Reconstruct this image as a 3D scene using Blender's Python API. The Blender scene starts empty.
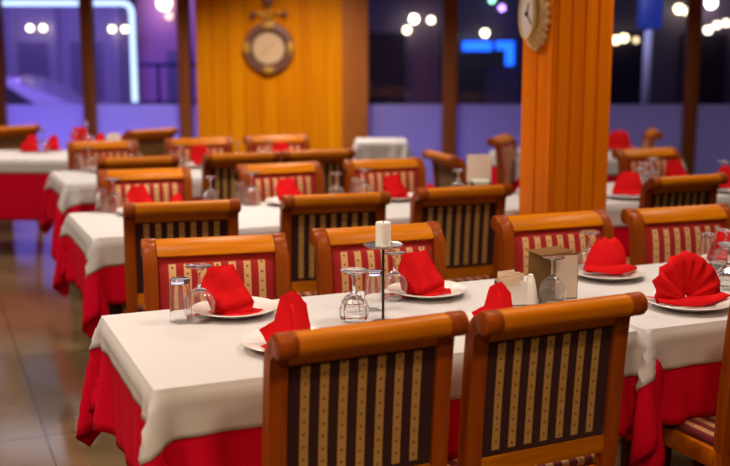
import bpy, bmesh, math, random
import numpy as np
from mathutils import Vector, Matrix
random.seed(4)
C = bpy.context.scene.collection
PI = math.pi

# ------------------------------------------------------------------ camera, world, lights, exposure
F, HZ, CAMZ = 1050.0, 53.0, 1.55
PITCH = math.atan((233 - HZ) / F)
cam = bpy.data.cameras.new('camera'); camo = bpy.data.objects.new('camera', cam); C.objects.link(camo)
camo.location = (0, 0, CAMZ); camo.rotation_euler = (PI / 2 - PITCH, 0, 0)
cam.sensor_width = 36; cam.lens = F / 730 * 36; cam.clip_start = 0.05
cam.dof.use_dof = True; cam.dof.focus_distance = 3.15; cam.dof.aperture_fstop = 1.9
bpy.context.scene.camera = camo
vs = bpy.context.scene.view_settings
vs.view_transform = 'Standard'; vs.look = 'None'; vs.gamma = 1; vs.use_curve_mapping = False; vs.exposure = 0.0
world = bpy.data.worlds.new('night'); bpy.context.scene.world = world; world.use_nodes = True
world.node_tree.nodes['Background'].inputs[0].default_value = (0.03, 0.02, 0.07, 1)
world.node_tree.nodes['Background'].inputs[1].default_value = 0.35


def area(name, loc, size, power, color, rot=(0, 0, 0), sy=None):
    l = bpy.data.lights.new(name, 'AREA'); l.energy = power; l.color = color; l.size = size
    if sy: l.shape = 'RECTANGLE'; l.size_y = sy
    else: l.shape = 'DISK'
    o = bpy.data.objects.new(name, l); C.objects.link(o); o.location = loc; o.rotation_euler = rot
    return o


WARM = (1.0, 0.87, 0.73)
for i, (x, y, p) in enumerate([(-2.7, 2.6, 23), (-1.0, 3.0, 18), (0.9, 3.3, 17), (-2.9, 5.0, 31), (-0.6, 5.3, 32), (1.9, 4.9, 18),
                               (-2.9, 7.4, 29), (-0.2, 7.6, 30), (2.6, 7.2, 19), (-2.4, 9.4, 22), (-0.6, 9.7, 54), (2.8, 9.4, 10)]):
    area('ceiling_and_fill_light', (x, y, 2.86), 0.40, p, WARM).data.spread = math.radians(130)
for x, y, p in ((-1.9, 1.0, 40), (0.9, 0.9, 30), (-0.5, -0.8, 58)):
    area('ceiling_and_fill_light', (x, y, 2.86), 0.40, p, (1.0, 0.74, 0.50)).data.spread = math.radians(150)  # camera-side fill, added to lift cloth and chair sides facing the camera
area('glass_foot_fill', (0.4, 11.1, 2.72), 9.0, 17, (0.80, 0.78, 1.0), (math.radians(-90), 0, 0), .26)  # unseen strip added to put bright reflections on the glass feet
VIOLET = (0.23, 0.16, 1.0)
area('film_fill_violet', (-3.6, 12.5, .55), 4.2, 54, VIOLET, (math.radians(-90), 0, 0), .25)  # unseen strips added behind the film to make the frosted band glow
area('film_fill_violet', (0.6, 12.5, .55), 1.6, 9, (0.22, 0.16, 1.0), (math.radians(-90), 0, 0), .25)
area('film_fill_dusk', (3.4, 12.5, .55), 2.6, 4, (0.40, 0.34, 1.0), (math.radians(-90), 0, 0), .25)  # weaker strip, likewise added, behind the right-hand film
area('post_fill_dusk', (3.3, 13.3, 2.9), .5, 16, (.66, .66, 1.0), (math.radians(62), 0, 0)).data.spread = math.radians(70)  # fill added only to brighten the street post
area('facade_fill_violet', (-5.0, 13.6, 3.2), 3.0, 330, (0.34, 0.22, 1.0), (math.radians(58), 0, 0), 0.8)  # fill added to wash the left facades in violet


# ------------------------------------------------------------------ pixel -> place helpers (730 x 466 frame)
def ray(x, y):
    cx, cy = (x - 365) / F, -(y - 233) / F
    return np.array([cx, math.cos(PITCH) + cy * math.sin(PITCH), -math.sin(PITCH) + cy * math.cos(PITCH)])


def at(x, y, z):
    d = ray(x, y); t = (z - CAMZ) / d[2]
    return np.array([0, 0, CAMZ]) + t * d


def atY(x, y, Y):
    d = ray(x, y)
    return np.array([0, 0, CAMZ]) + d * (Y / d[1])


YAW = math.radians(22.8)
U = np.array([math.cos(YAW), math.sin(YAW)]); V = np.array([-U[1], U[0]])
O = at(155, 390, .75)[:2]


def W(u, v): return O + U * u + V * v


def uv(p):
    d = np.array(p[:2]) - O
    return float(d @ U), float(d @ V)


# ------------------------------------------------------------------ object helpers
def tag(o, label=None, cat=None, group=None, kind=None):
    if label: o['label'] = label
    if cat: o['category'] = cat
    if group: o['group'] = group
    if kind: o['kind'] = kind
    return o


def empty(name, loc=(0, 0, 0), rz=0, label=None, cat=None, group=None):
    o = bpy.data.objects.new(name, None); C.objects.link(o); o.empty_display_size = .1
    o.location = loc; o.rotation_euler = (0, 0, rz)
    return tag(o, label, cat, group)


KIDS = {}


def link(name, bm, mat, parent=None, smooth=True, angle=40):
    me = bpy.data.meshes.new(name)
    bmesh.ops.recalc_face_normals(bm, faces=bm.faces)
    bm.to_mesh(me); bm.free()
    if smooth:
        for p in me.polygons: p.use_smooth = True
        me.set_sharp_from_angle(angle=math.radians(angle))
    me.materials.append(mat)
    o = bpy.data.objects.new(name, me); C.objects.link(o)
    if parent is not None:
        o.parent = parent; KIDS.setdefault(parent.name, []).append(o)
    return o


def copy_tree(o, parent=None):
    c = o.copy(); C.objects.link(c)
    if parent is not None:
        c.parent = parent; KIDS.setdefault(parent.name, []).append(c)
    for ch in list(KIDS.get(o.name, [])): copy_tree(ch, c)
    return c


def BM(): return bmesh.new()


def add_box(bm, x0, x1, y0, y1, z0, z1, bevel=0, seg=2):
    r = bmesh.ops.create_cube(bm, size=1)
    vs_ = r['verts']
    for v in vs_:
        v.co = Vector(((x0 + x1) / 2 + v.co.x * (x1 - x0), (y0 + y1) / 2 + v.co.y * (y1 - y0), (z0 + z1) / 2 + v.co.z * (z1 - z0)))
    if bevel:
        es = list({e for v in vs_ for e in v.link_edges})
        bmesh.ops.bevel(bm, geom=es, offset=bevel, segments=seg, affect='EDGES', profile=.5)
    return bm


def box(*a, **k): return add_box(BM(), *a, **k)


def add_lathe(bm, prof, seg=32, cx=0, cy=0, cz=0):
    rings = []
    for r, z in prof:
        if r < 1e-6: rings.append([bm.verts.new((cx, cy, cz + z))])
        else: rings.append([bm.verts.new((cx + r * math.cos(2 * PI * i / seg), cy + r * math.sin(2 * PI * i / seg), cz + z)) for i in range(seg)])
    for a, b in zip(rings, rings[1:]):
        for i in range(seg):
            j = (i + 1) % seg
            if len(a) == 1 and len(b) == 1: continue
            if len(a) == 1: bm.faces.new((a[0], b[i], b[j]))
            elif len(b) == 1: bm.faces.new((a[i], a[j], b[0]))
            else: bm.faces.new((a[i], a[j], b[j], b[i]))
    return bm


def lathe(prof, seg=32, **k): return add_lathe(BM(), prof, seg, **k)


def add_prism_x(bm, outline, x0, x1, bevel=0, seg=2):
    """outline: list of (y, z); extruded along x"""
    a = [bm.verts.new((x0, y, z)) for y, z in outline]
    b = [bm.verts.new((x1, y, z)) for y, z in outline]
    n = len(outline); fs = []
    fa = bm.faces.new(a); fb = bm.faces.new(list(reversed(b)))
    for i in range(n):
        j = (i + 1) % n
        bm.faces.new((a[j], a[i], b[i], b[j]))
    if bevel:
        es = list(fa.edges) + list(fb.edges)
        bmesh.ops.bevel(bm, geom=es, offset=bevel, segments=seg, affect='EDGES', profile=.5)
    return bm


def add_tube(bm, pts, r, seg=10):
    pts = [Vector(p) for p in pts]
    rings = []
    for i, p in enumerate(pts):
        t = (pts[min(i + 1, len(pts) - 1)] - pts[max(i - 1, 0)]).normalized()
        s = Vector((0, 0, 1)) if abs(t.z) < .9 else Vector((1, 0, 0))
        n = t.cross(s).normalized(); b = t.cross(n)
        rr = r[i] if isinstance(r, (list, tuple)) else r
        rings.append([bm.verts.new(p + rr * (math.cos(2 * PI * k / seg) * n + math.sin(2 * PI * k / seg) * b)) for k in range(seg)])
    for a, b in zip(rings, rings[1:]):
        for k in range(seg):
            bm.faces.new((a[k], a[(k + 1) % seg], b[(k + 1) % seg], b[k]))
    bm.faces.new(rings[0][::-1]); bm.faces.new(rings[-1])
    return bm


# ------------------------------------------------------------------ materials
def mat(name, color=(1, 1, 1), rough=.5, metal=0, spec=.5, coat=0, trans=0, sheen=0, emit=None, strength=0):
    m = bpy.data.materials.new(name); m.use_nodes = True
    b = m.node_tree.nodes['Principled BSDF']; i = b.inputs
    i['Base Color'].default_value = (*color, 1); i['Roughness'].default_value = rough; i['Metallic'].default_value = metal
    i['Specular IOR Level'].default_value = spec; i['Coat Weight'].default_value = coat; i['Transmission Weight'].default_value = trans
    i['Sheen Weight'].default_value = sheen
    if emit: i['Emission Color'].default_value = (*emit, 1); i['Emission Strength'].default_value = strength
    return m


def nodes(m): return m.node_tree.nodes, m.node_tree.links, m.node_tree.nodes['Principled BSDF']


def wood(name, c1, c2, scale, rough=.38, coat=0, bump=.05):
    m = mat(name, c1, rough, coat=coat, spec=.1); n, l, b = nodes(m)
    tc = n.new('ShaderNodeTexCoord'); mp = n.new('ShaderNodeMapping'); mp.inputs['Scale'].default_value = scale
    nz = n.new('ShaderNodeTexNoise'); nz.inputs['Scale'].default_value = 1; nz.inputs['Detail'].default_value = 5; nz.inputs['Distortion'].default_value = .6
    cr = n.new('ShaderNodeValToRGB'); cr.color_ramp.elements[0].position = .3; cr.color_ramp.elements[1].position = .72
    cr.color_ramp.elements[0].color = (*c1, 1); cr.color_ramp.elements[1].color = (*c2, 1)
    bp = n.new('ShaderNodeBump'); bp.inputs['Strength'].default_value = bump; bp.inputs['Distance'].default_value = .002
    l.new(tc.outputs['Object'], mp.inputs[0]); l.new(mp.outputs[0], nz.inputs['Vector']); l.new(nz.outputs[0], cr.inputs[0])
    l.new(cr.outputs[0], b.inputs['Base Color']); l.new(nz.outputs[0], bp.inputs['Height']); l.new(bp.outputs[0], b.inputs['Normal'])
    return m


CW1, CW2 = (.28, .058, .001), (.52, .128, .001)
M_woodv = wood('chair wood upright grain', (.20, .034, .003), (.35, .072, .004), (30, 30, 3))
M_woodh = wood('honey rail wood cross grain', (.40, .108, .001), (.66, .205, .002), (3, 30, 30))
M_woodseat = wood('chair frame wood', CW1, CW2, (4, 20, 20))
M_pier = wood('honey pine boards', (.68, .195, .0005), (.90, .33, .001), (7, 7, .5), rough=.5, coat=0)
M_column = wood('amber column boards', (.66, .135, .0005), (.88, .21, .001), (9, 9, .6), rough=.45, coat=.05)
M_mull = wood('dark window timber', (.20, .065, .025), (.30, .095, .035), (8, 8, .7), rough=.4)
M_jamb = wood('brown jamb timber', (.38, .12, .03), (.48, .16, .04), (8, 8, .7), rough=.4)
M_dark = mat('dark stained table base', (.03, .015, .012), .45)


def stripe_fabric(name, base, gold, dot, pitch=.052, width=.46, axis='X', period=.032, top=None):
    """vertical gold stripes with small woven lozenges, in the part's own coordinates"""
    m = mat(name, base, .75, sheen=.15, spec=.3); n, l, b = nodes(m)
    tc = n.new('ShaderNodeTexCoord'); sp = n.new('ShaderNodeSeparateXYZ'); l.new(tc.outputs['Object'], sp.inputs[0])

    def mth(op, a, bb=None, c=None):
        k = n.new('ShaderNodeMath'); k.operation = op
        for i, q in enumerate((a, bb, c)):
            if q is None: continue
            if isinstance(q, (int, float)): k.inputs[i].default_value = q
            else: l.new(q, k.inputs[i])
        return k.outputs[0]
    x = sp.outputs['X']; z = sp.outputs['Z' if axis == 'X' else 'Y']
    f = mth('ABSOLUTE', mth('SUBTRACT', mth('FRACT', mth('ADD', mth('DIVIDE', x, pitch), 100.5)), .5))   # 0 at stripe centre
    stripe = mth('LESS_THAN', f, width / 2)
    if top:   # plain border round the striped field
        stripe = mth('MULTIPLY', stripe, mth('MULTIPLY', mth('LESS_THAN', mth('ABSOLUTE', x), .168), mth('MULTIPLY', mth('LESS_THAN', z, top), mth('GREATER_THAN', z, .540))))
    zz = mth('ABSOLUTE', mth('SUBTRACT', mth('FRACT', mth('ADD', mth('DIVIDE', z, period), mth('MULTIPLY', mth('FLOOR', mth('ADD', mth('DIVIDE', x, pitch), 100.5)), .37))), .5))
    dots = mth('LESS_THAN', mth('ADD', mth('MULTIPLY', f, 9), mth('MULTIPLY', zz, 6.5)), .9)
    mx = n.new('ShaderNodeMix'); mx.data_type = 'RGBA'
    mx.inputs[6].default_value = (*base, 1); mx.inputs[7].default_value = (*gold, 1); l.new(stripe, mx.inputs[0])
    m2 = n.new('ShaderNodeMix'); m2.data_type = 'RGBA'
    l.new(mx.outputs[2], m2.inputs[6]); m2.inputs[7].default_value = (*dot, 1); l.new(mth('MULTIPLY', dots, stripe), m2.inputs[0])
    nz = n.new('ShaderNodeTexNoise'); nz.inputs['Scale'].default_value = 260
    bp = n.new('ShaderNodeBump'); bp.inputs['Strength'].default_value = .25; bp.inputs['Distance'].default_value = .001
    l.new(tc.outputs['Object'], nz.inputs['Vector']); l.new(nz.outputs[0], bp.inputs['Height']); l.new(bp.outputs[0], b.inputs['Normal'])
    l.new(m2.outputs[2], b.inputs['Base Color'])
    return m


M_front = stripe_fabric('crimson and gold stripe', (.34, .006, .005), (.64, .36, .15), (.16, .04, .02), pitch=.050, width=.48, top=.856)
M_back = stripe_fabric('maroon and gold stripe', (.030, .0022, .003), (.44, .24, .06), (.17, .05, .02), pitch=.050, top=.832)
M_seat = stripe_fabric('crimson and gold seat stripe', (.14, .006, .010), (.50, .25, .09), (.25, .05, .03), axis='Y')


def cloth_mat(name, color, rough=.85, weave=.12, sheen=0):
    m = mat(name, color, rough, spec=.08, sheen=sheen); n, l, b = nodes(m)
    tc = n.new('ShaderNodeTexCoord')
    nz = n.new('ShaderNodeTexNoise'); nz.inputs['Scale'].default_value = 9; nz.inputs['Detail'].default_value = 3
    n2 = n.new('ShaderNodeTexNoise'); n2.inputs['Scale'].default_value = 500
    ad = n.new('ShaderNodeMath'); ad.operation = 'MULTIPLY_ADD'; ad.inputs[1].default_value = .12
    bp = n.new('ShaderNodeBump'); bp.inputs['Strength'].default_value = weave; bp.inputs['Distance'].default_value = .01
    l.new(tc.outputs['Object'], nz.inputs['Vector']); l.new(tc.outputs['Object'], n2.inputs['Vector'])
    l.new(n2.outputs[0], ad.inputs[0]); l.new(nz.outputs[0], ad.inputs[2]); l.new(ad.outputs[0], bp.inputs['Height'])
    l.new(bp.outputs[0], b.inputs['Normal'])
    return m


M_white = cloth_mat('cream table linen', (.555, .53, .53))
M_red = cloth_mat('red under cloth', (.56, .001, .020))
M_napkin = cloth_mat('scarlet napkin linen', (.63, .007, .010), weave=.2)
M_paper = mat('paper napkin', (.80, .62, .45), .8)
M_porc = mat('white porcelain', (.82, .78, .74), .18, coat=.4)
M_glass = mat('clear glass', (1, 1, 1), .02, trans=.975); M_glass.node_tree.nodes['Principled BSDF'].inputs['IOR'].default_value = 1.45
M_metal = mat('brushed steel', (.62, .60, .58), .28, metal=1)
M_iron = mat('dark iron rod', (.06, .045, .04), .35, metal=.8)
M_wax = mat('white candle wax', (.88, .85, .80), .5); M_wax.node_tree.nodes['Principled BSDF'].inputs['Subsurface Weight'].default_value = .2
M_leather = mat('brown menu leather', (.17, .080, .016), .45)
M_card = mat('cream menu card', (.72, .58, .46), .7)
M_wall = mat('warm plaster', (.46, .28, .13), .85)
M_oil = mat('yellow oil bottle', (.50, .33, .03), .2)
M_lid = mat('pale lid', (.62, .72, .60), .4)
M_clockw = mat('purple brown clock wood', (.21, .085, .065), .45)
M_clockg = mat('gold medallion', (.62, .33, .06), .45, metal=.3)
M_clockf = mat('cream clock face', (.72, .50, .30), .6)
M_dialw = mat('white clock face', (.72, .66, .62), .5)
M_gold = mat('gilded filigree', (.86, .62, .27), .42, metal=.15)
M_black = mat('black iron', (.012, .010, .012), .4)

# floor tiles, laid square with the tables
M_floor = mat('glazed floor tiles', (.3, .25, .18), .2, spec=.6)
n, l, b = nodes(M_floor)
tc = n.new('ShaderNodeTexCoord'); mp = n.new('ShaderNodeMapping')
o0 = W(-.09, 2.48)
mp.vector_type = 'TEXTURE'; mp.inputs['Location'].default_value = (o0[0], o0[1], 0); mp.inputs['Rotation'].default_value = (0, 0, YAW)
br = n.new('ShaderNodeTexBrick'); br.offset = 0; br.inputs['Scale'].default_value = 1
br.inputs['Brick Width'].default_value = .62; br.inputs['Row Height'].default_value = .62; br.inputs['Mortar Size'].default_value = .005
br.inputs['Color1'].default_value = (.165, .105, .05, 1); br.inputs['Color2'].default_value = (.18, .118, .058, 1); br.inputs['Mortar'].default_value = (.08, .05, .025, 1)
nz = n.new('ShaderNodeTexNoise'); nz.inputs['Scale'].default_value = 5; nz.inputs['Detail'].default_value = 6
mx = n.new('ShaderNodeMix'); mx.data_type = 'RGBA'; mx.blend_type = 'MULTIPLY'; mx.inputs[0].default_value = .5
l.new(tc.outputs['Object'], mp.inputs[0]); l.new(mp.outputs[0], br.inputs['Vector']); l.new(tc.outputs['Object'], nz.inputs['Vector'])
l.new(br.outputs['Color'], mx.inputs[6]); l.new(nz.outputs[0], mx.inputs[7]); l.new(mx.outputs[2], b.inputs['Base Color'])
bp = n.new('ShaderNodeBump'); bp.inputs['Strength'].default_value = .08; bp.inputs['Distance'].default_value = .004
l.new(br.outputs['Fac'], bp.inputs['Height']); l.new(bp.outputs[0], b.inputs['Normal'])
b.inputs['Roughness'].default_value = .13

# window film and clear panes
M_film = bpy.data.materials.new('frosted film'); M_film.use_nodes = True
n = M_film.node_tree.nodes; l = M_film.node_tree.links; n.remove(n['Principled BSDF'])
tr = n.new('ShaderNodeBsdfTranslucent'); tr.inputs[0].default_value = (.85, .84, .92, 1)
df = n.new('ShaderNodeBsdfDiffuse'); df.inputs[0].default_value = (.55, .52, .62, 1)
gl = n.new('ShaderNodeBsdfGlossy'); gl.inputs['Roughness'].default_value = .25; gl.inputs[0].default_value = (1, 1, 1, 1)
m1 = n.new('ShaderNodeMixShader'); m1.inputs[0].default_value = .2; m2 = n.new('ShaderNodeMixShader'); m2.inputs[0].default_value = .04
l.new(tr.outputs[0], m1.inputs[1]); l.new(df.outputs[0], m1.inputs[2]); l.new(m1.outputs[0], m2.inputs[1]); l.new(gl.outputs[0], m2.inputs[2])
l.new(m2.outputs[0], n['Material Output'].inputs[0])
M_pane = bpy.data.materials.new('clear window pane'); M_pane.use_nodes = True
n = M_pane.node_tree.nodes; l = M_pane.node_tree.links; n.remove(n['Principled BSDF'])
tp = n.new('ShaderNodeBsdfTransparent'); tp.inputs[0].default_value = (.93, .93, .96, 1)
gl = n.new('ShaderNodeBsdfGlossy'); gl.inputs['Roughness'].default_value = .03
fr = n.new('ShaderNodeFresnel'); fr.inputs[0].default_value = 1.45
m1 = n.new('ShaderNodeMixShader')
l.new(fr.outputs[0], m1.inputs[0]); l.new(tp.outputs[0], m1.inputs[1]); l.new(gl.outputs[0], m1.inputs[2]); l.new(m1.outputs[0], n['Material Output'].inputs[0])


def emit(name, color, s):
    return mat(name, (0, 0, 0), .5, emit=color, strength=s)


# ------------------------------------------------------------------ the room
WY = 11.2                                   # back wall
XL, XR, YB, ZC = -4.8, 6.4, -2.2, 2.9


def struct(name, bm, m, **k): return tag(link(name, bm, m, **k), kind='structure')


struct('floor', box(XL - .1, XR + .1, YB, WY + .12, -.08, 0), M_floor, smooth=False)
struct('ceiling', box(XL, XR, YB, WY + .1, ZC, ZC + .1), mat('timber ceiling', (.34, .18, .07), .7), smooth=False)
struct('wall_left', box(XL - .1, XL, YB, WY + .1, 0, ZC), M_wall, smooth=False)
struct('wall_right', box(XR, XR + .1, YB, WY + .1, 0, ZC), M_wall, smooth=False)
struct('wall_front', box(XL, XR, YB - .1, YB, 0, ZC), mat('dark panelled wall', (.12, .06, .03), .7), smooth=False)
struct('wall_back', box(XL, XR, WY - .02, WY + .1, 2.55, ZC), M_wall, smooth=False)   # header above the glazing


def wx(px): return float(atY(px, 60, WY)[0])


FZ = float(atY(365, 104.5, WY)[2])
mull = [(-120, -106), (-12, 3), (82, 94), (178, 190), (443, 457), (556, 570), (686, 699), (800, 814)]
k = 1
for a, c in mull:
    struct('trim_%d' % k, box(wx(a), wx(c), WY - .05, WY + .09, 0, 2.55, bevel=.008), M_mull); k += 1
struct('trim_%d' % k, box(wx(343), wx(368), WY - .10, WY + .10, 0, 2.55, bevel=.006), M_jamb); k += 1
# honey pine pier: boards with grooves
bm = BM(); x0, x1 = wx(197), wx(343); nb = 9
add_box(bm, x0, x1, WY - .06, WY + .10, 0, 2.55)
for i in range(nb):
    w_ = (x1 - x0) / nb
    add_box(bm, x0 + i * w_ + .003, x0 + (i + 1) * w_ - .003, WY - .085, WY - .055, 0.0, 2.55, bevel=.005, seg=1)
struct('wall_pier', bm, M_pier)
panes = [(-106, -12), (3, 82), (94, 178), (190, 197), (368, 443), (457, 556), (570, 686), (699, 800)]
for i, (a, c) in enumerate(panes):
    w = empty('window_%d' % (i + 1), ((wx(a) + wx(c)) / 2, WY + .02, 0)); tag(w, kind='structure')
    h = (wx(c) - wx(a)) / 2 + .004
    link('clear_pane', box(-h, h, -.002, .002, FZ, 2.56), M_pane, w, smooth=False)
    link('frosted_pane', box(-h, h, -.003, .003, .06, FZ), M_film, w, smooth=False)
    link('window_sill', box(-h, h, -.04, .06, 0, .06), M_mull, w, smooth=False)
# free-standing column clad in boards
cu0, cu1, cv0, cv1 = 2.242, 2.56, 1.76, 2.05
co = W((cu0 + cu1) / 2, (cv0 + cv1) / 2); hu, hv = (cu1 - cu0) / 2, (cv1 - cv0) / 2
bm = BM(); add_box(bm, -hu, hu, -hv, hv, 0, ZC, bevel=.004, seg=1)
for i in range(4):
    q0 = -hu + .012 + i * (2 * hu - .024) / 4; q1 = q0 + (2 * hu - .024) / 4 - .006
    for sy in (-1, 1): add_box(bm, q0, q1, min(sy * hv, sy * (hv + .008)), max(sy * hv, sy * (hv + .008)), 0.0, ZC, bevel=.004, seg=1)
for i in range(2):
    q0 = -hv + .012 + i * (2 * hv - .024) / 2; q1 = q0 + (2 * hv - .024) / 2 - .006
    for sx in (-1, 1): add_box(bm, min(sx * hu, sx * (hu + .008)), max(sx * hu, sx * (hu + .008)), q0, q1, 0.0, ZC, bevel=.004, seg=1)
colo = struct('wall_column', bm, M_column); colo.location = (*co, 0); colo.rotation_euler.z = YAW

# ------------------------------------------------------------------ outside, seen through the glass
M_pave = mat('night pavement', (.05, .05, .06), .55)
struct('ground', box(-14, 14, WY + .12, 30, -.12, -.02), M_pave, smooth=False)
M_fac = mat('pale facade', (.36, .34, .44), .8); M_facd = mat('dark facade', (.11, .09, .14), .8); M_rose = mat('rose facade', (.66, .32, .58), .8); M_shop = mat('shop glass', (.16, .14, .24), .4)
fl = tag(empty('pale_shopfront', (-4.6, 19.6, 0)), 'pale pilastered shopfront outside the left windows', 'building')
link('facade', box(-3.2, .22, 0, .4, 0, 4.2), M_fac, fl, smooth=False)
for x in (-1.85, -1.1, .05): link('pilaster', box(x - .09, x + .09, -.14, 0, 0, 4.2, bevel=.02), M_fac, fl)
for x in (-1.47, -.52): link('shop_window', box(x - .3, x + .3, -.03, .02, .5, 1.75), M_shop, fl, smooth=False)
link('cornice', box(-3.3, .24, -.2, 0, 2.5, 2.66, bevel=.02), M_fac, fl)
fr_ = tag(empty('rose_house', (-3.6, 20.4, 0)), 'rose coloured house front behind the neon frame', 'building')
link('facade', box(-.92, .9, 0, .4, 0, 4.2), M_rose, fr_, smooth=False)
link('door_panel', box(-.2, .3, -.03, .02, 0, 1.6), M_shop, fr_, smooth=False)
fd = tag(empty('dark_street_block', (3.8, 24, 0)), 'dark unlit building across the street behind the right windows', 'building')
link('facade', box(-5.2, 9, 0, .4, 0, 5.5), M_facd, fd, smooth=False)
for x in (-3.4, -1.6, .2, 2.0, 3.8, 5.6): link('window_recess', box(x - .5, x + .5, -.05, .02, .3, 2.0), mat('dim shop glass', (.02, .018, .03), .2), fd, smooth=False)
# railing outside the third window
rl = tag(empty('street_railing', (-2.55, 14.6, 0)), 'dark blue railing outside behind the neon tube', 'railing')
M_rail = mat('navy railing', (.03, .03, .10), .5)
link('top_rail', box(-.62, .62, -.025, .025, 1.36, 1.42, bevel=.006), M_rail, rl)
link('bottom_rail', box(-.62, .62, -.025, .025, .86, .90, bevel=.006), M_rail, rl)
for i in range(5): link('post', box(-.62 + i * .30, -.57 + i * .30, -.02, .02, 0, 1.38, bevel=.004), M_rail, rl)
# parked cars
M_car = mat('pale car paint', (.36, .35, .42), .25, coat=.8); M_cg = mat('car glass', (.02, .02, .03), .08); M_tyre = mat('tyre rubber', (.015, .015, .015), .8)


def car(x, y, label):
    c = empty('parked_car', (x, y, 0), 0, label, 'car'); c.scale = (1, 1, .84)
    body = [(-2.1, .32), (-2.12, .62), (-2.0, .80), (-1.45, .88), (-.85, 1.36), (-.55, 1.43), (.55, 1.43), (.85, 1.38), (1.55, .95), (2.0, .86), (2.12, .62), (2.08, .32)]
    bm = BM(); a = [bm.verts.new((px, -.82 + max(0, pz - .9) * .25, pz)) for px, pz in body]; d = [bm.verts.new((px, .82 - max(0, pz - .9) * .25, pz)) for px, pz in body]
    bm.faces.new(a); bm.faces.new(d[::-1])
    for i in range(len(body)):
        j = (i + 1) % len(body); bm.faces.new((a[j], a[i], d[i], d[j]))
    bmesh.ops.bevel(bm, geom=list(bm.edges), offset=.05, segments=2, affect='EDGES')
    link('body', bm, M_car, c)
    for pts in ([(-.95, .93), (-.72, 1.30), (-.08, 1.34), (-.08, .93)], [(.04, .93), (.04, 1.34), (.62, 1.32), (1.15, .93)]):
        bm = BM(); f = bm.faces.new([bm.verts.new((px, -.825 + max(0, pz - .9) * .25, pz)) for px, pz in pts])
        r = bmesh.ops.extrude_face_region(bm, geom=[f])
        for v in [q for q in r['geom'] if isinstance(q, bmesh.types.BMVert)]: v.co.y -= .012
        link('side_window', bm, M_cg, c, smooth=False)
    for sx in (-1.3, 1.32):
        for sy in (-.74, .74):
            bm = BM(); r = bmesh.ops.create_cone(bm, cap_ends=True, segments=24, radius1=.32, radius2=.32, depth=.2, matrix=Matrix.Translation((sx, sy, .32)) @ Matrix.Rotation(PI / 2, 4, 'X'))
            bmesh.ops.bevel(bm, geom=[e for e in bm.edges], offset=.02, segments=1, affect='EDGES')
            link('wheel', bm, M_tyre, c)


car(-6.05, 16.6, 'pale parked car outside, seen low through the left windows')
# neon frame: horizontal run and drop on the right
M_neon = emit('pale blue neon', (.50, .68, 1.0), 2.1)
NY = WY + .45
p0, p1, p2 = atY(-40, 5, NY), atY(127, 3, NY), atY(135, 102, NY)
nt = tag(empty('neon_tube', tuple(p2)), 'pale blue neon tube bent down outside the two left windows', 'neon light')
bm = BM(); r_ = .032
zt, xt, zb = p1[2] - p2[2], 0.0, 0.0
pts = [(p0[0] - p2[0], 0, zt)] + [(xt - .10, 0, zt)] + [(xt - .10 + .10 * math.sin(t), 0, zt - .10 + .10 * math.cos(t)) for t in (PI / 8, PI / 4, 3 * PI / 8, PI / 2)] + [(xt, 0, zb)]
add_tube(bm, pts, r_, 14); link('glass_tube', bm, M_neon, nt)
link('end_cap', lathe([(0, -.06), (.044, -.06), (.047, 0), (0, .0)], 16), mat('blue end cap', (.02, .05, .35), .4), nt)
bm = BM(); add_box(bm, -.03, .03, .05, .09, -p2[2] - .02, zt + .1); link('mast', bm, M_rail, nt, smooth=False)
# lamps
lampspec = [
    (30, 28, 17.5, .056, (1, .80, .52), 10, 'left of the bright pair of warm globe lamps in the leftmost window'),
    (43, 28, 17.5, .056, (1, .80, .52), 10, 'right of the bright pair of warm globe lamps in the leftmost window'),
    (112, 29, 17.5, .056, (1, .80, .52), 10, 'left of the warm globe lamp pair beside the neon tube'),
    (125, 29, 17.5, .056, (1, .80, .52), 10, 'right of the warm globe lamp pair, touching the neon tube'),
    (164, 3, 17.5, .13, (1, .82, .66), 9, 'large pale lamp at the top edge of the third window'),
    (169, 16, 18, .07, (1, .66, .50), 3, 'faint pinkish lamp under the large pale lamp'),
    (414, 19, 20, .085, (1, .88, .62), 16, 'brightest warm lamp right of the brown jamb'),
    (431, 20, 20, .065, (1, .86, .58), 11, 'small warm lamp next to the dark mullion'),
    (407, 30, 20, .075, (1, .80, .52), 9, 'lower warm lamp of three right of the brown jamb'),
    (485, 33, 20, .075, (1, .88, .55), 10, 'lone warm lamp above the blue neon sign'),
    (502, 8, 20, .06, (.55, .30, 1), 7, 'small violet lamp left of the gilded clock'),
    (492, 0, 20, .06, (.35, 1, .65), 5, 'small green lamp at the top left of the gilded clock'),
    (660, 5, 20, .06, (.2, 1, .6), 6, 'small green lamp at the top of the pale street post'),
    (616, 40, 20, .085, (1, .78, .42), 7, 'first warm lamp right of the column'),
    (624, 38, 20, .085, (1, .78, .42), 7, 'second warm lamp right of the column'),
    (636, 40, 20, .06, (1, .74, .40), 3, 'dim warm lamp just left of the pale street post'),
    (679, 9, 20, .09, (1, .82, .48), 11, 'warm lamp at the top beside the right mullion'),
    (686, 11, 20, .07, (1, .80, .45), 8, 'warm lamp half behind the right mullion'),
    (711, 3, 20, .11, (1, .78, .80), 16, 'bright pinkish white lamp at the top right'),
    (708, 30, 20, .075, (1, .86, .66), 9, 'lowest of the string of lamps at the right edge'),
    (717, 25, 20, .07, (1, .82, .60), 7, 'middle of the string of lamps at the right edge'),
    (726, 23, 20, .07, (1, .82, .60), 7, 'rightmost of the string of lamps at the right edge'),
]
lm = {}
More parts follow.
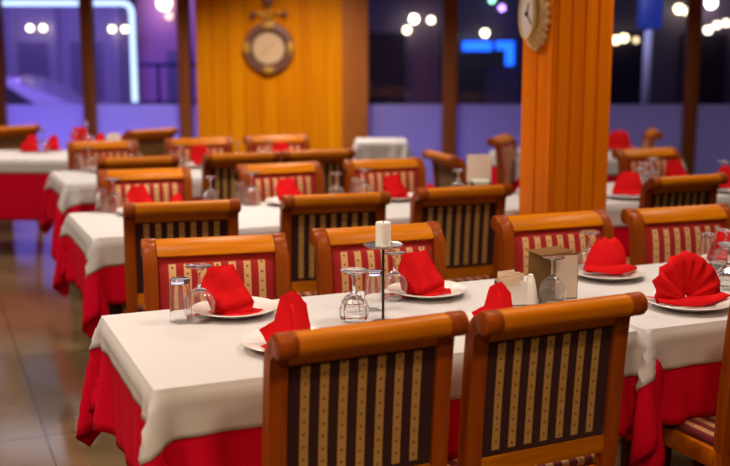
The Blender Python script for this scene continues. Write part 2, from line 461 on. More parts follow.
for px, py, Y, r, c, s, lab in lampspec:
    wall = 19.6 if Y == 17.5 and px < 140 else (20.4 if Y < 19 else 24.0)
    Y2 = wall - .3; r = r * .86 * Y2 / Y
    P = atY(px, py, Y2); key = (c, s)
    if key not in lm: lm[key] = emit('lamp glow %d' % len(lm), c, s)
    e = tag(empty('street_lamp', tuple(P)), lab + ', outside', 'lamp', 'lamps glowing outside the windows')
    bm = BM(); bmesh.ops.create_uvsphere(bm, u_segments=16, v_segments=10, radius=r); link('globe', bm, lm[key], e)
    link('cap', lathe([(0, r * 1.25), (r * .4, r * 1.2), (r * .45, r * .9), (0, r * .85)], 12), M_black, e)
    link('bracket', box(-.02, .02, 0, .30, r * 1.05, r * 1.25), M_black, e, smooth=False)
# blue neon sign seen left of the column
sg = tag(empty('neon_sign', tuple(atY(487, 46, 23.88))), 'blue neon sign of two bars outside, left of the column', 'sign')
M_blue = emit('deep blue neon', (.01, .12, 1.0), 3.2)
s_ = 23.88 / 1062
link('bar', box(-24 * s_, 5 * s_, 0, .06, -4.5 * s_, 4.5 * s_, bevel=.02), M_blue, sg)
bm = BM(); add_box(bm, 9 * s_, 27 * s_, 0, .06, -3.5 * s_, 4.5 * s_, bevel=.02); add_box(bm, 19 * s_, 27 * s_, 0, .06, -19 * s_, -3.5 * s_, bevel=.02); link('corner_bar', bm, M_blue, sg)
link('bracket', box(-24 * s_, 27 * s_, .061, .12, -20 * s_, 6 * s_), M_black, sg, smooth=False)
P = atY(645, 108, 14.5)
pst = tag(empty('street_post', (P[0], P[1], 0)), 'pale grey street post outside, right of the column', 'post')
link('shaft', lathe([(0, 0), (.075, 0), (.06, .2), (.055, 3.0), (0, 3.0)], 20), mat('pale post paint', (.62, .62, .78), .5), pst)
link('blue_box', box(-.14, .16, -.10, .10, atY(640, 29, 14.5)[2], 2.6, bevel=.03), emit('blue lit box', (.02, .06, .55), .45), pst)

# ------------------------------------------------------------------ draped cloth (position based simulation, numpy)


def drape(x0, x1, y0, y1, ol, orr, of, ob, h, step=.026, steps=230, seed=1):
    """cloth lying on the table rectangle x0..x1, y0..y1 at height h; ol/orr/of/ob: overhang left/right/front/back"""
    cx0, cx1, cy0, cy1 = x0 - ol, x1 + orr, y0 - of, y1 + ob
    nx = int(round((cx1 - cx0) / step)) + 1; ny = int(round((cy1 - cy0) / step)) + 1
    gx = np.linspace(cx0, cx1, nx); gy = np.linspace(cy0, cy1, ny)
    P = np.zeros((nx, ny, 3)); P[..., 0] = gx[:, None]; P[..., 1] = gy[None, :]; P[..., 2] = h
    rng = np.random.default_rng(seed)
    eps = .003
    inside = (P[..., 0] > x0 - .002) & (P[..., 0] < x1 + .002) & (P[..., 1] > y0 - .002) & (P[..., 1] < y1 + .002)
    w = np.where(inside, 0., 1.)
    P[~inside, 2] += rng.uniform(-.004, .004, (~inside).sum())
    Q = P.copy()
    dx, dy = gx[1] - gx[0], gy[1] - gy[0]; dd = math.hypot(dx, dy)
    cons = []
    for s in (0, 1):
        cons.append(((slice(s, nx - 1, 2), slice(None)), (slice(s + 1, nx, 2), slice(None)), dx, 1.))
        cons.append(((slice(None), slice(s, ny - 1, 2)), (slice(None), slice(s + 1, ny, 2)), dy, 1.))
    for s in (0, 1):
        cons.append(((slice(s, nx - 1, 2), slice(0, ny - 1)), (slice(s + 1, nx, 2), slice(1, ny)), dd, .5))
        cons.append(((slice(s, nx - 1, 2), slice(1, ny)), (slice(s + 1, nx, 2), slice(0, ny - 1)), dd, .5))
    for s in range(4):
        cons.append(((slice(s, nx - 2, 4), slice(None)), (slice(s + 2, nx, 4), slice(None)), 2 * dx, .22))
        cons.append(((slice(None), slice(s, ny - 2, 4)), (slice(None), slice(s + 2, ny, 4)), 2 * dy, .22))
    prep = []
    for a, b, L, kk in cons:
        na = P[a].shape; nb_ = P[b].shape
        if na[0] > nb_[0]: a = (slice(a[0].start, a[0].start + (nb_[0] - 1) * a[0].step + 1, a[0].step), a[1])
        if na[1] > nb_[1]: a = (a[0], slice(a[1].start, a[1].start + (nb_[1] - 1) * a[1].step + 1, a[1].step))
        wa, wb = w[a], w[b]; ws = wa + wb; ws = np.where(ws == 0, 1, ws)
        prep.append((a, b, L, (wa / ws * kk)[..., None], (wb / ws * kk)[..., None]))
    g = -9.8 / 3600
    for it in range(steps):
        vel = (P - Q) * (.985 if it < steps * .6 else .93)
        Q = P.copy()
        P = P + vel * w[..., None]; P[..., 2] += g * w
        for _ in range(10):
            for a, b, L, ka, kb in prep:
                D = P[b] - P[a]; n_ = np.sqrt((D * D).sum(-1, keepdims=True)) + 1e-9
                D *= (n_ - L) / n_
                P[a] += D * ka; P[b] -= D * kb
            X, Y_, Z = P[..., 0], P[..., 1], P[..., 2]
            inn = (X > x0 - eps) & (X < x1 + eps) & (Y_ > y0 - eps) & (Y_ < y1 + eps) & (Z < h) & (~inside)
            if inn.any():
                pen = np.stack([X - (x0 - eps), (x1 + eps) - X, Y_ - (y0 - eps), (y1 + eps) - Y_, h - Z], -1)
                kmin = pen.argmin(-1)
                P[..., 0] = np.where(inn & (kmin == 0), x0 - eps, np.where(inn & (kmin == 1), x1 + eps, X))
                P[..., 1] = np.where(inn & (kmin == 2), y0 - eps, np.where(inn & (kmin == 3), y1 + eps, Y_))
                P[..., 2] = np.where(inn & (kmin == 4), h, Z)
    return dict(P=P, box=(cx0, cx1, cy0, cy1), tab=(x0, x1, y0, y1))


def cloth_bm(G, thick, rect=None, lift=0, rot=0, step=.02):
    """mesh of the draped sheet; rect (x0,x1,y0,y1 in flat cloth coordinates) cuts a smaller sheet lying on top of it"""
    P = G['P']
    if rect is not None:
        cx0, cx1, cy0, cy1 = G['box']; nx, ny = P.shape[:2]
        T1 = np.gradient(P, axis=0); T2 = np.gradient(P, axis=1); N = np.cross(T1, T2); N /= np.linalg.norm(N, axis=-1, keepdims=True) + 1e-9
        for _ in range(2):
            N[1:-1, 1:-1] = (N[1:-1, 1:-1] * 2 + N[:-2, 1:-1] + N[2:, 1:-1] + N[1:-1, :-2] + N[1:-1, 2:]) / 6
        N /= np.linalg.norm(N, axis=-1, keepdims=True) + 1e-9
        x0, x1, y0, y1 = rect
        mx_, my_ = int(round((x1 - x0) / step)) + 1, int(round((y1 - y0) / step)) + 1
        gx, gy = np.meshgrid(np.linspace(x0, x1, mx_), np.linspace(y0, y1, my_), indexing='ij')
        mxc, myc = (x0 + x1) / 2, (y0 + y1) / 2; c, s = math.cos(rot), math.sin(rot)
        X = mxc + (gx - mxc) * c - (gy - myc) * s; Y_ = myc + (gx - mxc) * s + (gy - myc) * c
        fx = np.clip((X - cx0) / (cx1 - cx0) * (nx - 1), 0, nx - 1.001); fy = np.clip((Y_ - cy0) / (cy1 - cy0) * (ny - 1), 0, ny - 1.001)
        i = fx.astype(int); j = fy.astype(int); a = (fx - i)[..., None]; b_ = (fy - j)[..., None]

        def samp(A): return A[i, j] * (1 - a) * (1 - b_) + A[i + 1, j] * a * (1 - b_) + A[i, j + 1] * (1 - a) * b_ + A[i + 1, j + 1] * a * b_
        P = samp(P) + samp(N) * lift
    bm = BM(); nx, ny = P.shape[:2]
    vv = [[bm.verts.new(P[i, j]) for j in range(ny)] for i in range(nx)]
    for i in range(nx - 1):
        for j in range(ny - 1): bm.faces.new((vv[i][j], vv[i + 1][j], vv[i + 1][j + 1], vv[i][j + 1]))
    return bm


def cloth_obj(name, bm, m, thick):
    o = link(name, bm, m, angle=58)
    if o.data.polygons[len(o.data.polygons) // 2].normal.z < 0: o.data.flip_normals()
    md = o.modifiers.new('thickness', 'SOLIDIFY'); md.thickness = thick; md.offset = 1
    return o


TD = .78


def table_base(loc, rz, L, label, cat='table', group='restaurant tables', D=TD):
    t = empty('dining_table', loc, rz, label, cat, group)
    link('tabletop', box(.014, L - .014, .014, D - .014, .715, .743, bevel=.006), M_dark, t)
    link('apron', box(.07, L - .07, .07, D - .07, .64, .714), M_dark, t, smooth=False)
    for x in (.10, L - .10):
        for y in (.10, D - .10): link('leg', box(x - .03, x + .03, y - .03, y + .03, 0, .64, bevel=.006), M_dark, t)
    return t


def set_cloths(red, white, loc, rz, where):
    tag(red, 'red undercloth hanging below the white cloth on ' + where, 'tablecloth', 'red undercloths')
    tag(white, 'white tablecloth covering ' + where, 'tablecloth', 'white tablecloths')
    for o in (red, white): o.location = loc; o.rotation_euler.z = rz


HT = .746
# front row: two tables end to end
K = .026
GA = drape(0, 54 * K, 0, TD, 12 * K, 4 * K, 11 * K, 10 * K, HT, seed=3)
GS = drape(0, 50 * K, 0, TD, 12 * K, 12 * K, 11 * K, 10 * K, HT, seed=7)
GL = drape(0, 94 * K, 0, TD, 12 * K, 8 * K, 11 * K, 10 * K, HT, seed=5)
GT = drape(0, 80 * K, 0, TD, 12 * K, 12 * K, 11 * K, 10 * K, HT, seed=6)
GF = drape(0, 60 * K, 0, TD, 12 * K, 12 * K, 17 * K, 12 * K, HT, seed=9)
H_ = K / 2


def pair(G, n, l, r, f, b):
    return (cloth_obj('red_tablecloth', cloth_bm(G, .0015), M_red, .0015),
            cloth_obj('white_tablecloth', cloth_bm(G, .002, (-l * H_, n * K + r * H_, -f * H_, TD + b * H_), .0045, 0, H_), M_white, .002))


redA, whiA = pair(GA, 54, 6, 5, 9, 10)
redS, whiS = pair(GS, 50, 8, 8, 9, 9)
redL, whiL = pair(GL, 94, 7, 7, 9, 9)
redT, whiT = pair(GT, 80, 7, 8, 9, 9)
redF, whiF = pair(GF, 60, 8, 8, 7, 8)


def loc3(u, v, z=0): p = W(u, v); return (float(p[0]), float(p[1]), z)


def clone_cloths(loc, rz, where):
    r = copy_tree(redS); w = copy_tree(whiS)
    set_cloths(r, w, loc, rz, where)


table_base(loc3(0, 0), YAW, 54 * K, 'nearest table of the front row, at its left end')
set_cloths(redA, whiA, loc3(0, 0), YAW, 'the nearest front table')
table_base(loc3(1.44, 0), YAW, 50 * K, 'front row table at the right edge, beside the nearest table')
set_cloths(redS, whiS, loc3(1.44, 0), YAW, 'the front right table')
table_base(loc3(.18, 2.2), YAW, 94 * K, 'long table of the second row, left of the wooden column')
set_cloths(redL, whiL, loc3(.18, 2.2), YAW, 'the long second row table')
table_base(loc3(2.80, 2.2), YAW, 50 * K, 'second row table half hidden behind the wooden column')
clone_cloths(loc3(2.80, 2.2), YAW, 'the table half behind the column')
table_base(loc3(.32, 4.2), YAW, 80 * K, 'long table of the third row in front of the pine pier')
set_cloths(redT, whiT, loc3(.32, 4.2), YAW, 'the long third row table')
# far left table, its long side to the camera
FR = math.radians(-4); fo = (-1.92 - 60 * K * math.cos(FR), 7.92 - 60 * K * math.sin(FR), 0)
table_base(fo, FR, 60 * K, 'far left table by the frosted windows')
set_cloths(redF, whiF, fo, FR, 'the far left table')
ro = np.array([1.16, 7.95])
table_base((*ro, 0), math.radians(8), 50 * K, 'far table behind the wooden column')
clone_cloths((*ro, 0), math.radians(8), 'the far table past the column')
# small square service table
GQ = drape(0, 18 * K, 0, 18 * K, 13 * K, 13 * K, 13 * K, 13 * K, HT, seed=8)
so = atY(356, 141, 9.7); so = (float(so[0]), 9.6)
table_base((*so, 0), 0, 18 * K, 'small square service table in front of the brown jamb', D=18 * K)
q = cloth_obj('white_tablecloth', cloth_bm(GQ, .002), M_white, .002); q.location = (*so, 0)
tag(q, 'white cloth hanging low over the small square service table', 'tablecloth', 'white tablecloths')

# ------------------------------------------------------------------ chair


def bez(p0, p1, p2, p3, n):
    out = []
    for i in range(n + 1):
        t = i / n; s = 1 - t
        out.append((s**3 * p0[0] + 3 * s * s * t * p1[0] + 3 * s * t * t * p2[0] + t**3 * p3[0], s**3 * p0[1] + 3 * s * s * t * p1[1] + 3 * s * t * t * p2[1] + t**3 * p3[1]))
    return out


# centre line of the back post (y, z): up from the seat, leaning back, then sweeping into the roll
LINE = bez((-.205, .42), (-.212, .56), (-.220, .72), (-.236, .850), 10) + bez((-.236, .850), (-.242, .884), (-.256, .902), (-.290, .905), 8)[1:]


def offs(line, d):
    out = []
    for i, p in enumerate(line):
        a = line[max(i - 1, 0)]; b = line[min(i + 1, len(line) - 1)]
        tx, tz = b[0] - a[0], b[1] - a[1]; L_ = math.hypot(tx, tz)
        out.append((p[0] + d * tz / L_, p[1] - d * tx / L_))
    return out


def strip(line, df, db): return offs(line, df) + offs(line, db)[::-1]


def roll(c, r, n=14): return [(c[0] + r * math.cos(2 * PI * i / n), c[1] + r * math.sin(2 * PI * i / n)) for i in range(n)]


HW = .244
RC = (-.294, .903)
RR = .028


def line_between(z0, z1, n=10):
    zs = [p[1] for p in LINE]; ys = [p[0] for p in LINE]
    return [(float(np.interp(z0 + (z1 - z0) * i / n, zs, ys)), z0 + (z1 - z0) * i / n) for i in range(n + 1)]


def make_chair():
    c = empty('dining_chair')
    for s in (-1, 1):
        x0, x1 = (HW - .046, HW) if s > 0 else (-HW, -HW + .046)
        bm = BM(); add_prism_x(bm, strip(LINE, .020, -.020), x0, x1, bevel=.006)
        add_prism_x(bm, roll(RC, RR + .003), x0 - .002, x1 + .002, bevel=.005)
        link('back_post', bm, M_woodv, c)
    # rolled top rail: flat face running up into the roll
    top = [p for p in LINE if p[1] >= .868]
    bm = BM(); add_prism_x(bm, strip([line_between(.842, .843)[0]] + [q for q in LINE if q[1] > .846], .005, -.016), -HW + .046, HW - .046)
    add_prism_x(bm, roll(RC, RR, 20), -HW + .046, HW - .046)
    add_prism_x(bm, strip([q for q in LINE if q[1] > .872], .026, -.012), -HW + .046, HW - .046, bevel=.002)
    link('top_rail', bm, M_woodh, c)
    link('lower_rail', add_prism_x(BM(), strip(line_between(.475, .525), .014, -.014), -HW + .046, HW - .046, bevel=.003), M_woodh, c)
    # upholstery: bulging front pad, flat back panel
    ln = line_between(.525, .874, 12); lb_ = line_between(.525, .842, 12); pw = HW - .046
    bm = BM(); nxs = 16; grid = []
    fr2 = offs(ln, .008)
    for i in range(nxs + 1):
        tx = i / nxs; x = -pw + 2 * pw * tx; row = []
        for j, (y, z) in enumerate(fr2):
            tz = j / (len(fr2) - 1)
            bu = .020 * (1 - (2 * tx - 1) ** 6) * (1 - (2 * tz - 1) ** 6)
            row.append(bm.verts.new((x, y + bu, z)))
        grid.append(row)
    for i in range(nxs):
        for j in range(len(fr2) - 1): bm.faces.new((grid[i][j], grid[i + 1][j], grid[i + 1][j + 1], grid[i][j + 1]))
    rr_ = bmesh.ops.extrude_face_region(bm, geom=list(bm.faces))
    for v in [q for q in rr_['geom'] if isinstance(q, bmesh.types.BMVert)]:
        v.co.y = float(np.interp(v.co.z, [p[1] for p in ln], [p[0] for p in ln]))
    o = link('backrest_pad', bm, M_front, c, angle=60)
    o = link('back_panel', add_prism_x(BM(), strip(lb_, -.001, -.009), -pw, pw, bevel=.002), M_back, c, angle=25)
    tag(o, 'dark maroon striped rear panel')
    # seat
    bm = BM(); add_box(bm, -.232, .232, -.185, .235, .425, .452, bevel=.012, seg=3)
    bm2 = bm
    link('seat_cushion', bm2, M_seat, c, angle=60)
    bm = BM(); add_box(bm, -.245, .245, -.20, .24, .365, .425, bevel=.006); link('seat_frame', bm, M_woodseat, c)
    for s in (-1, 1):
        bm = BM(); add_box(bm, s * .215 - .022, s * .215 + .022, .19, .234, 0, .37, bevel=.005)
        for v in bm.verts:
            if v.co.z < .1: v.co.x = s * .215 + (v.co.x - s * .215) * .7; v.co.y = .212 + (v.co.y - .212) * .7
        link('leg', bm, M_woodv, c)
        bm = BM(); add_prism_x(bm, strip([(-.275, 0), (-.245, .15), (-.218, .30), (-.205, .42)], .018, -.018), s * .222 - .022, s * .222 + .022, bevel=.004)
        link('leg', bm, M_woodv, c)
    return c


chair_proto = make_chair(); chair_used = [False]
TOPY = -.292


def chair(x, y, face, label, group):
    """x, y: the middle of the rolled top rail; face: direction the sitter looks (radians from +X)"""
    c = chair_proto if not chair_used[0] else copy_tree(chair_proto)
    chair_used[0] = True
    c.location = (x - TOPY * math.cos(face), y - TOPY * math.sin(face), 0); c.rotation_euler = (0, 0, face - PI / 2)
    return tag(c, label, 'chair', group)


FA = YAW + PI / 2                       # towards +v


def chair_uv(u, v, near, label, group, turn=0):
    p = W(u, v); chair(float(p[0]), float(p[1]), (FA if near else FA + PI) + math.radians(turn), label, group)


G1, G2, G3, G4 = 'chairs at the front row', 'chairs at the second row', 'chairs at the third row', 'chairs at the far tables'
chair_uv(.463, -.251, True, 'nearest striped wooden chair seen from behind, left of the two in front', G1, 3.5)
chair_uv(.988, -.252, True, 'nearest striped wooden chair seen from behind, right of the two in front', G1, 3.2)
chair_uv(1.81, -.27, True, 'striped chair cut by the bottom right corner, only seat and post showing', G1, 2)
chair_uv(.42, 1.025, False, 'front row far-side chair behind the leftmost red napkin and tumbler', G1, -8)
chair_uv(1.023, 1.024, False, 'front row far-side chair behind the white candle', G1, -2.5)
chair_uv(1.772, 1.036, False, 'front row far-side chair just before the wooden column, behind the menu', G1, -2)
chair_uv(2.346, .99, False, 'front row far-side chair at the right edge, right of the wooden column', G1, -3)
chair_uv(.52, 1.93, True, 'second row chair seen from behind, leftmost, over the front left chair', G2, -7)
chair_uv(1.21, 1.90, True, 'second row chair seen from behind, between the two front far-side chairs', G2, -6)
chair_uv(1.86, 1.91, True, 'second row chair seen from behind, just left of the wooden column', G2, -1)
chair_uv(3.13, 1.86, True, 'second row dark-backed chair seen from behind, right of the wooden column', G2, 3)
chair_uv(.62, 3.25, False, 'second row far-side chair behind the tall goblet at the table\'s left end', G2, -5)
chair_uv(1.38, 3.25, False, 'second row far-side chair in the middle, below the pine pier', G2, 2)
chair_uv(2.03, 3.25, False, 'second row far-side chair below the small white service table', G2, -4)
chair_uv(3.90, 3.22, False, 'second row far-side chair right of the column, behind clustered goblets', G2, 2)
p = at(437, 164, .93); chair(float(p[0]) + .07, float(p[1]) + .66, math.radians(18), 'brown chair turned sideways at the right end of the second row', G2)
chair_uv(.72, 3.95, True, 'third row chair seen from behind, at the left end', G3, -2)
chair_uv(1.37, 3.95, True, 'third row chair seen from behind, left one of the pair below the pier', G3, -3)
chair_uv(1.88, 3.95, True, 'third row chair seen from behind, right one of the pair below the pier', G3, -3)
chair_uv(.70, 5.2, False, 'third row far-side chair at the left end, before the dark chairs', G3, -4)
chair_uv(1.40, 5.2, False, 'third row far-side chair at the left edge of the pine pier', G3, -4)
chair_uv(2.0, 5.2, False, 'third row far-side chair under the round wooden clock', G3, -4)


p = at(152, 129, .93); chair(float(p[0]), float(p[1]), math.radians(137), 'dark chair back by the third mullion, behind the leftmost third row chairs', G4)
p = at(14, 126, .93); chair(float(p[0]), float(p[1]), math.radians(140), 'brown chair behind the far left table, cut by the left picture edge', G4)
p = at(499, 136, .93); chair(float(p[0]), float(p[1]), math.radians(-22), 'chair in profile left of the column, its red pad facing right', G4)
p = at(659, 131, .93); chair(float(p[0]), float(p[1]) + .1, math.radians(172), 'far chair in profile, only its curled top showing right of the column', G4)

# ------------------------------------------------------------------ tableware prototypes


def disp(o, s): return o


def goblet_proto():
    c = empty('wine_goblet')
    out = [(.0365, 0), (.0415, .015), (.0450, .035), (.0440, .052), (.036, .070), (.022, .082), (.009, .090)]
    inn = [(r - .0016, z) for r, z in out[:4]] + [(.034, .0685), (.020, .0798), (0, .0855)]
    prof = inn[::-1] + out + [(0, .0925)]
    link('bowl', lathe(prof, 36), M_glass, c, angle=80)
    link('stem', lathe([(0, .0925), (.0085, .0925), (.0055, .100), (.0043, .115), (.0048, .130), (.0085, .142), (0, .142)], 20), M_glass, c, angle=80)
    link('foot', lathe([(0, .142), (.0085, .142), (.016, .146), (.034, .1495), (.0375, .151), (.0375, .1530), (.034, .1538), (0, .1545)], 36), M_glass, c, angle=60)
    return c


def cut_goblet_proto():
    """heavier goblet with a facetted bowl"""
    c = empty('cut_glass_goblet')
    bm = lathe([(0, .066), (.020, .062), (.033, .050), (.040, .030), (.038, 0), (.0405, 0), (.0450, .014), (.0465, .032), (.040, .056), (.024, .072), (.010, .080), (0, .082)], 11)
    link('bowl', bm, M_glass, c, smooth=False)
    link('stem', lathe([(0, .082), (.010, .082), (.0065, .094), (.0055, .112), (.0065, .128), (.012, .138), (0, .138)], 10), M_glass, c, smooth=False)
    link('foot', lathe([(0, .138), (.012, .138), (.024, .143), (.040, .1475), (.0425, .149), (.0425, .1512), (.038, .1525), (0, .1535)], 36), M_glass, c, angle=60)
    return c


def tumbler_proto():
    prof = [(0, .108), (.0245, .106), (.0270, .09), (.0312, 0), (.0328, 0), (.0290, .100), (.0285, .117), (.0265, .120), (0, .118)]
    return link('tumbler', lathe(prof, 32), M_glass, angle=50)


def plate_proto():
    prof = [(0, .004), (.075, .004), (.082, .0065), (.092, .013), (.128, .0205), (.1325, .0215), (.134, .0195), (.130, .0170), (.094, .0085), (.084, .0), (.06, .0), (0, .0012)]
    return link('plate', lathe(prof, 56), M_porc, angle=60)


def sheet(bm, pts, quads, th=.0022):
    vv = [bm.verts.new(p) for p in pts]
    return [bm.faces.new([vv[i] for i in q]) for q in quads]


def napkin_mesh(kind, seed):
    """folded standing napkins: 0 tall wrapped cone, 1 leaning tent, 2 pleated fan, 3 round dome fold"""
    rng = random.Random(seed); bm = BM()
    if kind in (0, 1):
        if kind == 0:
            v = dict(TL=(-.055, .012, .134), TR=(.013, -.008, .140), B=(-.036, -.055, .006), Lm=(-.082, .0, .080), Ll=(-.052, -.026, .006), R=(.068, -.025, .030),
                     Rb=(.060, .030, .004), TB=(-.020, .030, .124), BB=(0, .055, .004), Lb=(-.060, .030, .010), Rf=(.062, -.040, .004))
            f = ['Lm TL TR', 'Lm TR B', 'Lm B Ll', 'TR R B', 'TR TB Rb', 'TR Rb R', 'TB BB Rb', 'TL TB BB', 'TL BB Lb', 'TL Lb Lm', 'Lm Lb Ll', 'B R Rf', 'R Rb Rf', 'TL TR TB']
            flap = [(.007, -.014, .104), (-.037, -.060, .010), (.070, -.031, .033)]
        else:
            v = dict(TL=(-.008, 0, .116), TR=(.030, .010, .126), RS=(.058, 0, .094), Rb=(.064, -.02, .008), F=(.012, -.050, .004), WT=(-.030, -.018, .066), W=(-.068, -.018, .042),
                     Wb=(-.052, -.042, .003), Bk=(.030, .050, .004), Wk=(-.040, .030, .010))
            f = ['TL TR RS', 'TL RS F', 'RS Rb F', 'TL F WT', 'WT F Wb', 'WT Wb W', 'TR RS Bk', 'RS Rb Bk', 'TL TR Bk', 'TL Bk WT', 'WT Bk Wk', 'WT Wk W', 'W Wk Wb']
            flap = [(.020, -.010, .100), (.006, -.054, .006), (.062, -.024, .012)]
        vv = {q: bm.verts.new(c) for q, c in v.items()}
        for q in f: bm.faces.new([vv[k_] for k_ in q.split()])
        bm.faces.new([bm.verts.new(q) for q in flap])
        bmesh.ops.subdivide_edges(bm, edges=list(bm.edges), cuts=4, use_grid_fill=True)
        for q in bm.verts:
            x_, y_, z_ = q.co
            q.co += Vector((.0030 * math.sin(34 * z_ + 21 * y_ + seed), .0038 * math.sin(46 * x_ + 30 * z_ + 2 * seed), .0022 * math.sin(52 * x_ + 37 * y_)))
        bm.faces.new([bm.verts.new(q) for q in ((-.088, -.034, .0022), (-.03, -.080, .0022), (.080, -.058, .003), (.098, -.020, .007), (.02, .05, .0022))])
    elif kind == 2:
        # pleated fan standing on a flared base
        n_ = 9; piv = Vector((-.008, 0, .012)); rows = []; rad_a = [-2, 10, 30, 55, 78, 88, 95, 120, 150, 158, 170]; rad_r = [.104, .110, .114, .112, .116, .119, .117, .112, .106, .098, .085]
        for k in range(5):
            t = k / 4; row = []
            for i in range(2 * n_ + 1):
                a = math.radians(181 - 182 * i / (2 * n_)); R = float(np.interp(math.degrees(a), rad_a, rad_r)) * (.10 + .90 * t) * (1 if i % 2 else .985)
                zz = (.0065 if i % 2 else -.0065) * t + .012 * math.sin(a * 1.7)
                row.append(bm.verts.new((piv.x + R * math.cos(a), zz - .010 * t + .02 * t * t, piv.z + R * math.sin(a))))
            rows.append(row)
        for k in range(4):
            for i in range(2 * n_): bm.faces.new((rows[k][i], rows[k][i + 1], rows[k + 1][i + 1], rows[k + 1][i]))
        base = []
        for i in range(13):
            x = -.096 + .200 * i / 12
            zz = .004 + .020 * abs(x / .118) ** 1.6
            base.append((bm.verts.new((x, -.036 * math.sqrt(max(0, 1 - (x / .128) ** 2)), zz)), bm.verts.new((x * .96, -.012, zz + .018 * (1 - abs(x / .118)))), bm.verts.new((x, .05 * math.sqrt(max(0, 1 - (x / .128) ** 2)), zz))))
        for a, b_ in zip(base, base[1:]):
            bm.faces.new((a[0], b_[0], b_[1], a[1])); bm.faces.new((a[1], b_[1], b_[2], a[2]))
    else:
        nS, nT = 20, 8; rows = []
        for j in range(nT + 1):
            t = j / nT; row = []
            for i in range(nS + 1):
                a = PI * i / nS
                R = .082 * (1 - .06 * math.cos(2 * a)) * math.sqrt(max(0, 1 - (t * .92) ** 2))
                rip = 1 + .05 * math.sin(5 * a + 1.5 * t)
                row.append(bm.verts.new((-R * math.cos(a) * rip + .012 * t, .035 - .050 * (1 - t) * math.sin(a) - .012 * math.sin(PI * t), .014 + .112 * t * rip)))
            rows.append(row)
        for j in range(nT):
            for i in range(nS): bm.faces.new((rows[j][i], rows[j][i + 1], rows[j + 1][i + 1], rows[j + 1][i]))
        f = []
        for i in range(17):
            a = PI * i / 16
            f.append((bm.verts.new((-.104 * math.cos(a) + .012, -.058 * math.sin(a) + .004, .012 + .012 * abs(math.cos(a)))), bm.verts.new((-.070 * math.cos(a) + .006, -.030 * math.sin(a) + .012, .036)), bm.verts.new((-.07 * math.cos(a), .03, .005))))
        for a, b_ in zip(f, f[1:]):
            bm.faces.new((a[0], b_[0], b_[1], a[1])); bm.faces.new((a[1], b_[1], b_[2], a[2]))
    bmesh.ops.recalc_face_normals(bm, faces=bm.faces)
    for v in bm.verts:
        v.co += Vector((rng.uniform(-1, 1), rng.uniform(-1, 1), 0)) * .0012
        if v.co.z < .0018: v.co.z = .0018
    return bm


def napkin_proto(kind, seed):
    o = link('folded_napkin', napkin_mesh(kind, seed), M_napkin, angle=38)
    md = o.modifiers.new('cloth', 'SOLIDIFY'); md.thickness = .0022; md.offset = 0
    return o


protos = {'goblet': goblet_proto(), 'cut': cut_goblet_proto(), 'tumbler': tumbler_proto(), 'plate': plate_proto(),
          'nap0': napkin_proto(0, 1), 'nap1': napkin_proto(1, 2), 'nap2': napkin_proto(2, 3), 'nap3': napkin_proto(3, 4)}
used = set()


def put(kind, x, y, z, label, rz=0, scale=1):
    pr = protos[kind]
    o = pr if kind not in used else copy_tree(pr)
    used.add(kind)
    o.location = (x, y, z); o.rotation_euler = (0, 0, rz); o.scale = (scale,) * 3
    cat = {'goblet': 'goblet', 'cut': 'goblet', 'tumbler': 'tumbler', 'plate': 'plate'}.get(kind, 'napkin')
    grp = {'goblet': 'upturned goblets on the tables', 'tumbler': 'upturned tumblers on the tables', 'plate': 'white plates set for guests', 'napkin': 'folded red napkins'}[cat]
    return tag(o, label, cat, grp)


ZT = HT + .0115        # top of the white cloth
TABS = {'a': (0, 1.40, 0, TD), 'b': (1.44, 2.74, 0, TD), 'c': (.18, 2.62, 2.2, 2.98), 'd': (2.80, 4.10, 2.2, 2.98), 'e': (.32, 2.40, 4.2, 4.98)}


def spot(tab, px, py, mg=.05):
    """point of the table top seen at a pixel, kept a hand's breadth inside the edge"""
    u, v = uv(at(px, py, ZT)); u0, u1, v0, v1 = TABS[tab]
    v = min(max(v, v0 + mg), v1 - mg)
    # keep the column of the picture when v was moved
    lo_, hi_ = u0 - 3, u1 + 3
    for _ in range(40):
        mid = (lo_ + hi_) / 2; p = W(mid, v)
        if 365 + F * p[0] / (p[1] * math.cos(PITCH) - (ZT - CAMZ) * math.sin(PITCH)) < px: lo_ = mid
        else: hi_ = mid
    u = min(max(mid, u0 + mg), u1 - mg)
    p = W(u, v); return float(p[0]), float(p[1])


def P_(tab, kind, px, py, label, rz=0, scale=1, mg=.05, dz=0):
    x, y = spot(tab, px, py, mg); return put(kind, x, y, ZT + dz, label, rz, scale)


def setting(tab, px, py, nk, where, rz=0, ns=1.0, dx=0, dy=0, ps=1.0):
    x, y = spot(tab, px, py, .14)
    put('plate', x, y, ZT, 'white plate under the red napkin ' + where, 0, ps)
    put(nk, x + dx, y + dy, ZT + .0055, 'folded red napkin on a plate ' + where, rz, ns)


# front row, left table
setting('a', 235, 309, 'nap0', 'before the front row\'s left far-side chair', math.radians(4), 1.05, -.015)
setting('a', 290, 346, 'nap1', 'behind the left nearest chair back', math.radians(20), 1.12, -.015, .01)
setting('a', 427, 291, 'nap0', 'right of the candle holder', math.radians(25), 1.02, -.02)
setting('a', 503, 328, 'nap1', 'behind the right nearest chair\'s left corner', math.radians(10), .98, -.03, .02)
P_('a', 'tumbler', 181, 320, 'upturned tumbler at the front table\'s left end, leftmost glass on it', scale=1.06)
P_('a', 'goblet', 200, 319, 'upturned goblet between leftmost tumbler and the big left napkin', scale=1.08)
P_('a', 'cut', 354, 319, 'cut glass goblet upside down left of the candle holder stem')
P_('a', 'tumbler', 374, 308, 'upturned tumbler right beside the candle holder stem')
P_('a', 'goblet', 394, 298, 'upturned goblet behind the candle, touching the plate')
x, y = spot('a', 383, 323)
ch = tag(empty('candle_holder', (x, y, ZT)), 'thin dark iron candle holder with a flat steel dish on the front table', 'candle holder')
